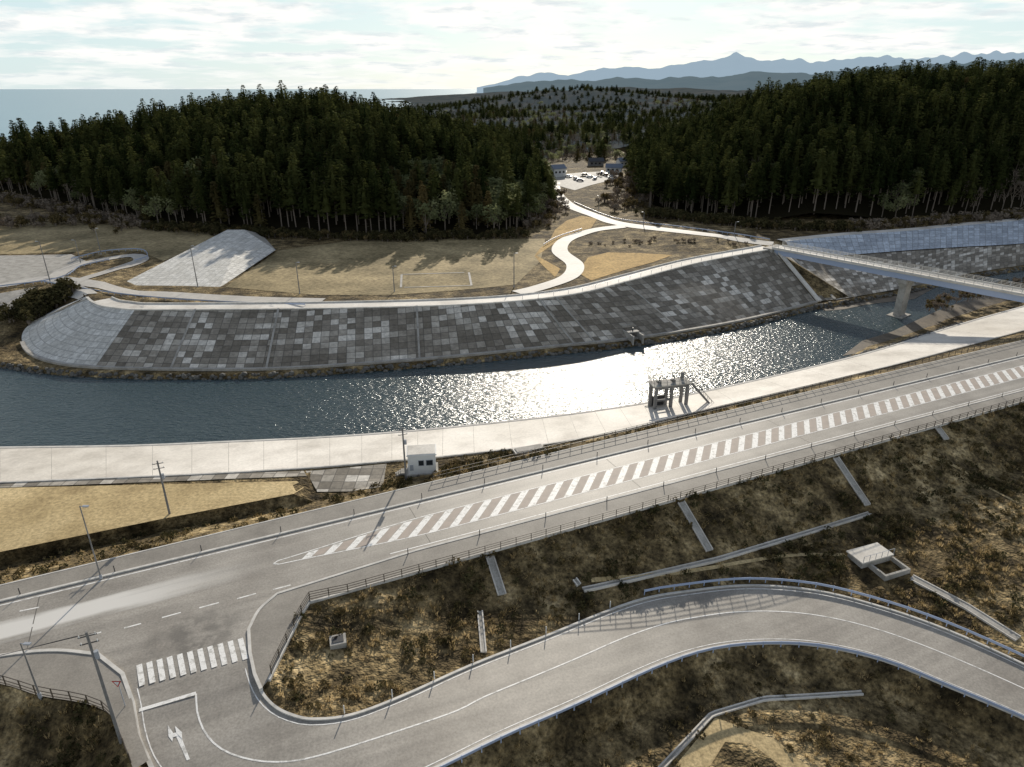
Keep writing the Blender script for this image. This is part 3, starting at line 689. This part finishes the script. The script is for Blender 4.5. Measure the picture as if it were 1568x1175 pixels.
c=b+Vector((-.05,-.08,2.8));q.tri(c+Vector((-.42,-.02,.3)),c+Vector((.42,-.02,.3)),c+Vector((0,-.02,-.4)),M['red']);q.tri(c+Vector((-.42,.0,.3)),c+Vector((0,.0,-.4)),c+Vector((.42,.0,.3)),M['galv']);q.tri(c+Vector((-.27,-.03,.22)),c+Vector((.27,-.03,.22)),c+Vector((0,-.03,-.25)),M['wall']);q.obj('stop_sign')
# ------------------------------------------------------------ village
def house(loc,w,d,h,rot,wall,roofm,name='house'):
    root=bpy.data.objects.new(name,None);bpy.context.scene.collection.objects.link(root);root.location=loc;root.rotation_euler=(0,0,rot)
    q=MB();q.box((0,0,h/2-.3),(w,d,h+.6),wall);
    for sx in(-1,1): q.tri((sx*w/2,-d/2,h),(sx*w/2,d/2,h),(sx*w/2,0,h+d*.28),wall)
    q.obj('walls',parent=root)
    q=MB();e=.5;t=d*.28
    for sy in(-1,1):
        A=Vector((-w/2-e,sy*(d/2+e),h-.25));Bv=Vector((w/2+e,sy*(d/2+e),h-.25));C=Vector((w/2+e,0,h+t+.05));D=Vector((-w/2-e,0,h+t+.05));up=Vector((0,0,.15))
        q.quad(A+up,Bv+up,C+up,D+up,roofm);q.quad(A,D,C,Bv,roofm);q.quad(A,Bv,Bv+up,A+up,roofm)
    q.obj('roof',parent=root)
    q=MB()
    for k in range(int(w/2.5)): q.box((-w/2+1.4+k*2.5,-d/2-.03,h*.55),(1.3,.06,1.1),M['glass'])
    q.box((w/2+.03,0,1),(.06,1.,2.),M['dark']);q.obj('windows_and_door',parent=root)
house(S(853,270,4.5),8,6,4.5,.5,M['wall'],M['roofb'],'white_barn');house(S(940,264,5),9,6,3.,-.2,M['wall'],M['roofb']);house(S(912,254,5),9,6,3.,.1,M['pole'],M['dark']);house(S(955,255,5),8,6,3.5,.3,M['wall'],M['roofb'])
drape('village_yard',gl([(845,282),(852,268),(950,262),(945,274),(905,284),(880,292)]),M['conc2'],.12,6)
cc=[flat('paint_'+n,c,.3) for n,c in(('white',(.7,.7,.7)),('silver',(.4,.42,.44)),('navy',(.03,.04,.1)),('black',(.02,.02,.02)))]
for k in range(9):
    px=872+k*8+U(-2,2);py=272-k*.9+(k%3)*4;c=G(px,py);m=cc[k%4];r=U(0,3);q=MB()
    prof=[(-2.1,.35),(-2.1,.85),(-1.5,.95),(-1.0,1.45),(.6,1.45),(1.2,.95),(2.1,.8),(2.1,.35)]
    ca,sa=math.cos(r),math.sin(r)
    tr=lambda x,y,z:(c.x+x*ca-y*sa,c.y+x*sa+y*ca,c.z+z+.12)
    i=len(q.v)
    for y in(-.82,.82): q.v+=[tr(x,y*(.86 if z>1.2 else 1),z) for x,z in prof]
    n=len(prof);q.f.append(tuple(i+k2 for k2 in range(n)));q.f.append(tuple(i+n+k2 for k2 in reversed(range(n))));q.m+=[q.mi(m)]*2
    for k2 in range(n): q.f.append((i+k2,i+(k2+1)%n,i+n+(k2+1)%n,i+n+k2));q.m.append(q.mi(M['glass'] if k2 in(2,4) else m))
    for x in(-1.3,1.3):
        for y in(-.8,.8): q.cyl(tr(x,y-.1,.32),tr(x,y+.1,.32),.32,.32,M['dark'],8)
    q.obj('parked_car')
# ------------------------------------------------------------ tree sources
TC=bpy.data.collections.new('tree_sources')
def V3(a,b,c):return Vector((a,b,c))
def cedar(name,seed,h,Rr,mat,n=290,c0=.36):
    random.seed(seed);q=MB();q.cyl((0,0,-1),(0,0,h*.55),.24,.15,M['bark'],5);q.cyl((0,0,h*.55),(0,0,h*.97),.15,.03,M['bark'],4)
    cb=h*U(c0-.04,c0+.06)
    q.cyl((0,0,cb+1.5),(0,0,h*.93),Rr*.5,.1,mat,6)
    for k in range(n):
        t=rnd()**.9;z=cb+(h-cb)*t
        R0=Rr*(1-t)**.62*(1+.22*math.sin(seed*3+z*1.9))*(.65 if t<.06 else 1)+.25
        a=U(0,6.283);r=R0*math.sqrt(U(.3,1));l=U(.9,1.8)*(1-.45*t);w=U(.45,.85)*(1-.4*t)
        o=V3(math.cos(a),math.sin(a),U(-.45,.15)).normalized();sd=V3(-math.sin(a),math.cos(a),U(-.5,.5)).normalized()
        c=V3(math.cos(a)*r,math.sin(a)*r,z-.2*r);q.quad(c-o*l*.5-sd*w*.6,c+o*l*.3-sd*w,c+o*l*.75,c+o*l*.2+sd*w,mat)
    for k in range(6):
        a=U(0,6.28);z=U(cb*.5,cb);q.cyl((0,0,z),(math.cos(a)*1.3,math.sin(a)*1.3,z-.2),.04,.01,M['bark'],3)
    q.obj(name,TC)
def broadleaf(name,seed,h,Rr,mat,n=380,coll=None):
    random.seed(seed);q=MB();q.cyl((0,0,-1),(0,0,h*.6),.25,.12,M['bark'],6)
    lobes=[(V3(U(-1,1)*Rr*.55,U(-1,1)*Rr*.55,h*U(.45,.85)),Rr*U(.4,.65)) for _ in range(8)]
    for c,r in lobes: q.cyl((0,0,h*.3),c,.1,.03,M['bark'],4)
    for k in range(n):
        c,r=random.choice(lobes);d=V3(random.gauss(0,1),random.gauss(0,1),random.gauss(0,.8)).normalized();p=c+d*r*U(.6,1.05)
        a=V3(random.gauss(0,1),random.gauss(0,1),random.gauss(0,.6)).normalized();b=a.cross(d).normalized();s=U(.25,.6)*min(1,Rr/2.5)
        q.quad(p-a*s,p-b*s*.7,p+a*s,p+b*s*.7,mat)
    q.obj(name,coll or TC)
def bare(name,seed,h):
    random.seed(seed);q=MB()
    def br(p,d,l,r,dep):
        e=p+d*l;q.cyl(p,e,r,r*.6,M['twig'] if dep>1 else M['bark'],4 if dep<2 else 3)
        if dep>=4:return
        for k in range(3):
            nd=(d+V3(random.gauss(0,.45),random.gauss(0,.45),random.gauss(.15,.3))).normalized();br(p.lerp(e,U(.5,1)),nd,l*U(.55,.8),r*.65,dep+1)
    br(V3(0,0,-.5),V3(0,0,1),h*.35,.24,0);q.obj(name,TC)
for i in range(5): cedar('t%d_cedar'%i,11+i,18.5+i*.9,2.6+.25*(i%3),M['cedar'])
cedar('t5_brown_cedar',31,15,2.3,M['cedarbrown'],c0=.15)
for i in range(2): broadleaf('t%d_broadleaf'%(6+i),41+i,13,4.,M['broad'])
for i in range(2): bare('t%d_bare'%(8+i),51+i,14)
SH=bpy.data.collections.new('shrub_sources')
broadleaf('u0_shrub',61,3.,1.6,M['bush'],150,SH);broadleaf('u1_shrub',62,2.6,1.8,M['twig'],130,SH);broadleaf('u2_shrub',63,3.,1.9,M['bushd'],170,SH)
random.seed(99)
LP=np.array([S(x,y,.5)[:2] for x,y in((-150,285),(0,296),(60,303),(130,324),(230,346),(320,353),(420,357),(600,363),(760,363),(815,353),(843,325),(838,290),(834,262))]+[(24,500),(-150,560),(-500,540),(-500,420)])
RP=np.array([S(x,y,3)[:2] for x,y in((963,268),(966,292),(985,318),(1060,334),(1150,341),(1250,347),(1400,340),(1568,330),(1700,318))]+[(420,320),(420,600),(75,600)])
def sdist(x,y,arr):
    a=arr;b=np.roll(arr,-1,0);d=b-a;p=np.array((x,y));t=np.clip(((p-a)*d).sum(1)/(d*d).sum(1),0,1);q=a+d*t[:,None];m=math.sqrt(((q-p)**2).sum(1).min())
    return m if inside(x,y,arr) else -m
def nz(x,y,s,o=0):return noise.noise(Vector((x*s,y*s,o)))
def hl(x,y):
    d=sdist(x,y,LP)
    if d<=0:return None
    a=np.interp(x,[-380,-310,-260,-235,-200,-150,-110,-60,-20,0,20],[6,13,20,23,26,28,28,27,24,19,13])
    return .3+a*min(1,(d/105)**.8)+nz(x,y,.022,3)*4*sstep(5,40,d)
def hr(x,y):
    d=sdist(x,y,RP)
    if d<=0:return None
    a=np.interp(x,[40,70,100,130,170,220,300],[3,10,21,30,33,37,40])
    return 2.5+a*min(1,(d/90)**.8)+nz(x,y,.022,9)*5*sstep(5,40,d)
def hillmesh(name,fn,x0,x1,y0,y1,st):
    V=[];nx=int((x1-x0)/st)+1;ny=int((y1-y0)/st)+1
    for j in range(ny):
        for i in range(nx):
            x=x0+i*st;y=y0+j*st;z=fn(x,y);V.append((x,y,-7 if z is None else z))
    Fc=[(j*nx+i,j*nx+i+1,(j+1)*nx+i+1,(j+1)*nx+i) for j in range(ny-1) for i in range(nx-1)]
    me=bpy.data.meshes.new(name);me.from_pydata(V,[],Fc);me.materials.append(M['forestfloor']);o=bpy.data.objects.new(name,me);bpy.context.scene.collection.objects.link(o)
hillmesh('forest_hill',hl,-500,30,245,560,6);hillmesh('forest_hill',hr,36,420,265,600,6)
def plant(fn,x0,x1,y0,y1,sp_,pick,vis):
    out=[];y=y0
    while y<y1:
        x=x0
        while x<x1:
            px=x+U(-.48,.48)*sp_;py=y+U(-.48,.48)*sp_
            if vis(px,py):
                z=fn(px,py)
                if z is not None:
                    idx=pick(px,py);s=U(.8,1.08)*(1+.18*nz(px,py,.05,30));out.append(((px,py,z-.3),(s*U(.95,1.25),s*U(.95,1.25),s),(U(-.03,.03),U(-.03,.03),U(0,6.28)),idx))
            x+=sp_
        y+=sp_
    return out
def pickL(x,y):
    b=nz(x,y,.02,5)
    if (x>-50 and y>290 and b>-.15) or (x>-8) :
        if rnd()<.6:return random.choice((6,7))
    if b>.22 and rnd()<.7:return random.choice((6,7,5))
    if x<-190 and rnd()<.3: return random.choice((6,8,9,5))
    if rnd()<.06:return random.choice((5,6))
    return random.randrange(5)
def pickR(x,y):
    if nz(x,y,.03,8)>.33 and rnd()<.5:return random.choice((5,6,8))
    if x>180 and y<300 and rnd()<.5:return random.choice((8,9))
    if x<72 and y>330 and rnd()<.5:return random.choice((8,9,6))
    if rnd()<.03:return 6
    return random.randrange(5)
vis=lambda x,y: abs(x)<y*.82+8
PL=plant(hl,-420,30,250,440,4.6,pickL,vis);PR=plant(hr,36,400,268,450,4.6,pickR,vis)
scatter('cedar_forest',PL,TC);scatter('cedar_forest',PR,TC)
def hm(x,y):
    az=x/y
    k=sstep(-.22,.06,az+nz(x,y,.003,40)*.06)
    z=4+sstep(520,1100,y)*8+sstep(1000,2300,y)*22+nz(x,y,.004,1)*16*sstep(480,900,y)+nz(x,y,.0022,4)*22*sstep(800,1800,y)+sstep(.3,.7,az)*14
    return -12+(z+12)*k
V=[];nx=130;ys=[480*(1.022**j) for j in range(105)]
for y in ys:
    for i in range(nx):
        az=-.35+i/(nx-1)*1.6;x=az*y;V.append((x,y,hm(x,y)+(nz(x,y,.03,2)*4+nz(x,y,.09,6)*3)*sstep(900,1700,y)))
Fc=[(j*nx+i,j*nx+i+1,(j+1)*nx+i+1,(j+1)*nx+i) for j in range(len(ys)-1) for i in range(nx-1)]
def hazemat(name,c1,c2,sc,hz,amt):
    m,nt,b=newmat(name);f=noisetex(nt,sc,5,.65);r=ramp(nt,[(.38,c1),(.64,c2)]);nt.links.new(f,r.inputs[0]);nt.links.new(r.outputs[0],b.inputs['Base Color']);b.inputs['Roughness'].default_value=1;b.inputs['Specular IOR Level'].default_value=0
    e=nt.nodes.new('ShaderNodeEmission');e.inputs[0].default_value=(*hz,1);mx=nt.nodes.new('ShaderNodeMixShader');mx.inputs[0].default_value=amt  # distance haze put into the material as a constant emissive tint
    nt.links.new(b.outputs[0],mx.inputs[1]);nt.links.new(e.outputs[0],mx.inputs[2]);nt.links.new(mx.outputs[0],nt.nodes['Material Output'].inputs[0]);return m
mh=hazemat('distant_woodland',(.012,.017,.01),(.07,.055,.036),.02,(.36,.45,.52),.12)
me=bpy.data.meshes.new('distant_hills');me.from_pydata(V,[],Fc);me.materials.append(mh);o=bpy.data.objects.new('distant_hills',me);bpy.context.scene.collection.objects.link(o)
pts=[]
y=486.
while y<1900:
    st=5.8*(1+(y-480)/(400 if y<1200 else 340))
    x=-.16*y
    while x<(.42*y if y>600 else 75):
        px=x+U(-.45,.45)*st;py=y+U(-.45,.45)*st;z=hm(px,py)
        if z>-2 and (px>-.03*py or py>700):
            b=nz(px,py,.009,12);idx=random.choice((8,9,8,9,6,5)) if (b>-.04 and rnd()<.88 and y<1500) else random.randrange(5)
            s=U(.55,1.)*(1 if y<800 else 1.05);wd=1.25 if y<1100 else 1.8;pts.append(((px,py,z-1),(s*wd,s*wd,s*.8),(0,0,U(0,6.28)),idx))
        x+=st
    y+=st
scatter('distant_forest',pts,TC)
def ridge(name,prof,D,mat,base=-10):
    V=[];n=260;xs=[p[0] for p in prof];yy=[p[1] for p in prof];rows=[(0.78,0),(.86,.4),(.93,.72),(1.,1.),(1.08,.6)]
    for r,(dm,hf) in enumerate(rows):
        for i in range(n):
            x=xs[0]+(xs[-1]-xs[0])*i/(n-1);y=np.interp(x,xs,yy)
            u=(x-CX)/F;v=(CY-y)/F;t=D/(cp+v*sp);z=H+t*(-sp+v*cp);z=max(z,0)
            z=z*hf+nz(x*.06,r*1.3,1.,D)*.10*z*(1 if hf else 0)+noise.noise(Vector((x*.3,r,D)))*.02*z
            V.append((u*t*dm,D*dm,base if hf==0 else z))
    Fc=[(r*n+i,r*n+i+1,(r+1)*n+i+1,(r+1)*n+i) for r in range(4) for i in range(n-1)]
    me=bpy.data.meshes.new(name);me.from_pydata(V,[],Fc);me.materials.append(mat);me.polygons.foreach_set('use_smooth',[True]*len(Fc));o=bpy.data.objects.new(name,me);bpy.context.scene.collection.objects.link(o)
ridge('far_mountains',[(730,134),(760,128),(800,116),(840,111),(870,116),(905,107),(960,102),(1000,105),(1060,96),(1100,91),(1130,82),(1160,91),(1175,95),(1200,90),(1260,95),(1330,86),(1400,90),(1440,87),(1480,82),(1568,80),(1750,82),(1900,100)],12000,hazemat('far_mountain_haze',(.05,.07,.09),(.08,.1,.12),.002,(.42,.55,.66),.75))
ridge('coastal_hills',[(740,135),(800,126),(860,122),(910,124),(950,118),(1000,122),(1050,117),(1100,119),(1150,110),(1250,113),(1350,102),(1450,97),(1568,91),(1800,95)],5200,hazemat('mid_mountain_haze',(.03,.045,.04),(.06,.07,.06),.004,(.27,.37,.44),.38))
def sea():
    m,nt,b=newmat('sea_water');b.inputs['Base Color'].default_value=(.18,.33,.39,1);b.inputs['Roughness'].default_value=.3;b.inputs['IOR'].default_value=1.33
    bump(nt,b,noisetex(nt,.06,3,.6),.6,2.);return m
q=MB();q.quad((-90000,565,-5.4),(90000,565,-5.4),(90000,90000,-5.4),(-90000,90000,-5.4),sea());q.obj('sea')
# ------------------------------------------------------------ shrubs and tufts
SC=bpy.data.collections.new('scrub_sources')
def tuft(n,seed,h,mat,k=16,spread=.35):
    random.seed(seed);q=MB()
    for i in range(k):
        a=U(0,6.28);r=U(0,spread);p=V3(math.cos(a)*r,math.sin(a)*r,-.05);b=U(0,6.28);w=V3(math.cos(b),math.sin(b),0)*U(.04,.08);tip=p+V3(math.cos(a)*U(0,.3),math.sin(a)*U(0,.3),h*U(.5,1.1));q.tri(p-w,p+w,tip,mat)
    q.obj(n,SC)
tuft('s0_tuft',1,.6,M['tuft'],18);tuft('s1_tuft',2,.4,M['tuft'],22,.5);tuft('s2_tuft',3,.8,M['tuft'],12,.3)
def scrub(n,seed,mat,h):
    random.seed(seed);q=MB()
    for i in range(38):
        d=V3(random.gauss(0,1),random.gauss(0,1),abs(random.gauss(0,.8))).normalized();p=V3(d.x*.7*U(.5,1),d.y*.7*U(.5,1),d.z*h*U(.4,1));a=V3(random.gauss(0,1),random.gauss(0,1),random.gauss(0,1)).normalized();b=a.orthogonal().normalized();s=U(.1,.24);q.quad(p-a*s,p-b*s*.6,p+a*s,p+b*s*.6,mat)
    q.obj(n,SC)
scrub('s3_scrub',4,M['bush'],.7);scrub('s4_scrub',5,M['bush'],.9);scrub('s5_scrub',6,M['bushd'],1.)
random.seed(5)
def fill(poly,dens,idxs,smin,smax,excl=()):
    arr=np.array([(p.x,p.y) for p in poly]);x0,y0=arr.min(0);x1,y1=arr.max(0);n=int((x1-x0)*(y1-y0)*dens);out=[]
    for _ in range(n):
        x=U(x0,x1);y=U(y0,y1);v=nz(x,y,.25,20)
        if abs(x)>y*.82+8 or not inside(x,y,arr) or v+U(-.5,.5)<-.1:continue
        if any(inside(x,y,e) for e in excl):continue
        z=zat(x,y);ii=random.choice(idxs)
        if nz(x,y,.12,33)>.22 and rnd()<.6: ii=random.choice((3,4,5,5))
        out.append(((x,y,z),U(smin,smax),(0,0,U(0,6.28)),ii))
    return out
ex=[np.array([p[:2] for p in gl([(1280,850),(1385,835),(1410,885),(1340,905)])])]
for l,w in dr:
    P=even(gl(l),2.)+[gl(l)[-1]];q=offset(P,w*.9)+offset(P,-w*.9)[::-1];ex.append(np.array([p[:2] for p in q]))
a_=[p for p in NFl if p.x<125];b_=[p for p in offset(LF[18:],1.) if p.x<110]
poly1=corner[::-1]+a_+[Vector((125,100,0))]+b_[::-1]
tf=fill(poly1,2.,(0,1,2,0,1,1,3,4,5),.4,1.1,ex)
poly2=offset(LN[40:95],-1.)+SL([(1700,1400,-9),(600,1400,-7)])
ex2=ex+[np.array([p[:2] for p in gl([(1030,1178),(1095,1100),(1130,1112),(1190,1135),(1240,1178)])])]
tf+=fill(poly2,1.7,(0,1,2,0,1,1,3,4),.35,.9,ex2)
poly3=leftcorner[4:]+SL([(215,1300,-2),(-200,1300,-3)])
tf+=fill([p for p in poly3],2.,(0,1,2,3,5,5),.4,1.1)
tf+=fill([R(s,-.8) for s in range(-90,66,4)]+[p for p in SB if -90<p.x<60][::-1],1.7,(0,1,2,3,4,5,5),.35,.9)
tf+=fill(gl([(590,745),(600,712),(700,700),(840,684),(860,695),(620,748)]),1.8,(3,4,5,1),.5,1.,[np.array([p[:2] for p in gl([(610,735),(612,690),(680,690),(680,730)])])])
scatter('dry_scrub',tf,SC,True)
sh=[]
def belt(l,w,n,sc=(.6,1.5),ids=(0,1)):
    P=[G(x,y) for x,y in l];E=even(resample_seg(P,8),.5)
    for _ in range(n):
        p=random.choice(E);x=p.x+random.gauss(0,w*.4);y=p.y+random.gauss(0,w*.5);sh.append(((x,y,max(zat(x,y),-2.5)-.2),U(*sc),(0,0,U(0,6.28)),random.choice(ids)))
belt([(-60,345),(60,345),(150,338),(225,350)],10,170);belt([(230,350),(420,362),(600,368),(810,362)],5,380,(.4,1.1),(0,2,2));belt([(815,350),(848,325),(835,290)],8,110,(.5,1.4));belt([(940,270),(965,300),(960,320),(925,312)],12,110,(.5,1.5),(1,0))
belt([(985,330),(1150,348),(1300,354)],4,240,(.5,1.2),(0,2,2));belt([(1300,352),(1400,345),(1568,333)],5,180,(.6,1.3),(1,0));belt([(42,488),(60,468),(105,452)],5,120,(.8,1.3),(2,))
belt([(1420,492),(1440,480),(1490,468),(1568,448)],3,120,(.25,.6),(1,0));belt([(900,375),(1000,370),(1150,378)],4,30,(.25,.5),(1,))
belt([(0,310),(60,320),(150,330)],8,90,(.6,1.8))
scatter('edge_shrubs',sh,SH,True)
# ------------------------------------------------------------ sky, sun, camera
sc=bpy.context.scene
w=bpy.data.worlds.new('World');sc.world=w;w.use_nodes=True;nt=w.node_tree;bg=nt.nodes['Background']
AZ=math.radians(7);EL=math.radians(20.5)
sky=nt.nodes.new('ShaderNodeTexSky');sky.sky_type='NISHITA';sky.sun_disc=False;sky.sun_elevation=EL;sky.sun_rotation=AZ;sky.air_density=1.;sky.dust_density=.6;sky.altitude=50
tc=nt.nodes.new('ShaderNodeTexCoord');sx=nt.nodes.new('ShaderNodeSeparateXYZ');nt.links.new(tc.outputs['Generated'],sx.inputs[0])
dz=mnode(nt,'ADD',mnode(nt,'MAXIMUM',sx.outputs[2],0.),.11)
cx=nt.nodes.new('ShaderNodeCombineXYZ');nt.links.new(mnode(nt,'DIVIDE',sx.outputs[0],dz),cx.inputs[0]);nt.links.new(mnode(nt,'DIVIDE',sx.outputs[1],dz),cx.inputs[1])
def mr(x,a,b,c,d):
    q=nt.nodes.new('ShaderNodeMapRange')
    for i,v in enumerate((a,b,c,d)): q.inputs[i+1].default_value=v
    nt.links.new(x,q.inputs[0]);return q.outputs[0]
haze=mixc(nt,mr(sx.outputs[2],.1,.4,.85,.0),sky.outputs[0],(6.7,8.4,8.9))
f=noisetex(nt,1.35,6,.56,cx.outputs[0])
cr_=ramp(nt,[(.41,(0,0,0)),(.56,(1,1,1))]);nt.links.new(f,cr_.inputs[0])
fac=mnode(nt,'MULTIPLY',cr_.outputs[0],mr(sx.outputs[2],.2,.5,1,.25))
fac=mnode(nt,'MULTIPLY',fac,mr(sx.outputs[2],0.,.04,.5,1))
f3=noisetex(nt,2.6,5,.6,cx.outputs[0]);cl=ramp(nt,[(.36,(7.7,8.3,8.5)),(.5,(10.4,10.3,10.))]);nt.links.new(f3,cl.inputs[0])
col=mixc(nt,fac,haze,cl.outputs[0])
nt.links.new(col,bg.inputs[0]);bg.inputs[1].default_value=.1
sl=bpy.data.lights.new('sun','SUN');sl.energy=5.;sl.angle=math.radians(.5);sl.color=(1,.92,.79);so=bpy.data.objects.new('sun',sl);sc.collection.objects.link(so)
dv=Vector((math.sin(AZ)*math.cos(EL),math.cos(AZ)*math.cos(EL),math.sin(EL)));so.rotation_euler=(-dv).to_track_quat('-Z','Y').to_euler();so.location=(0,0,100)
cd=bpy.data.cameras.new('camera');cd.lens=36*F/1568;cd.sensor_width=36;cd.clip_end=150000;cd.clip_start=1;co=bpy.data.objects.new('camera',cd);sc.collection.objects.link(co);co.location=(0,0,H);co.rotation_euler=(math.pi/2-PITCH,0,0);sc.camera=co
sc.view_settings.view_transform='Standard';sc.view_settings.look='None';sc.view_settings.exposure=0
print('trees',len(PL),len(PR),len(pts),'tufts',len(tf))
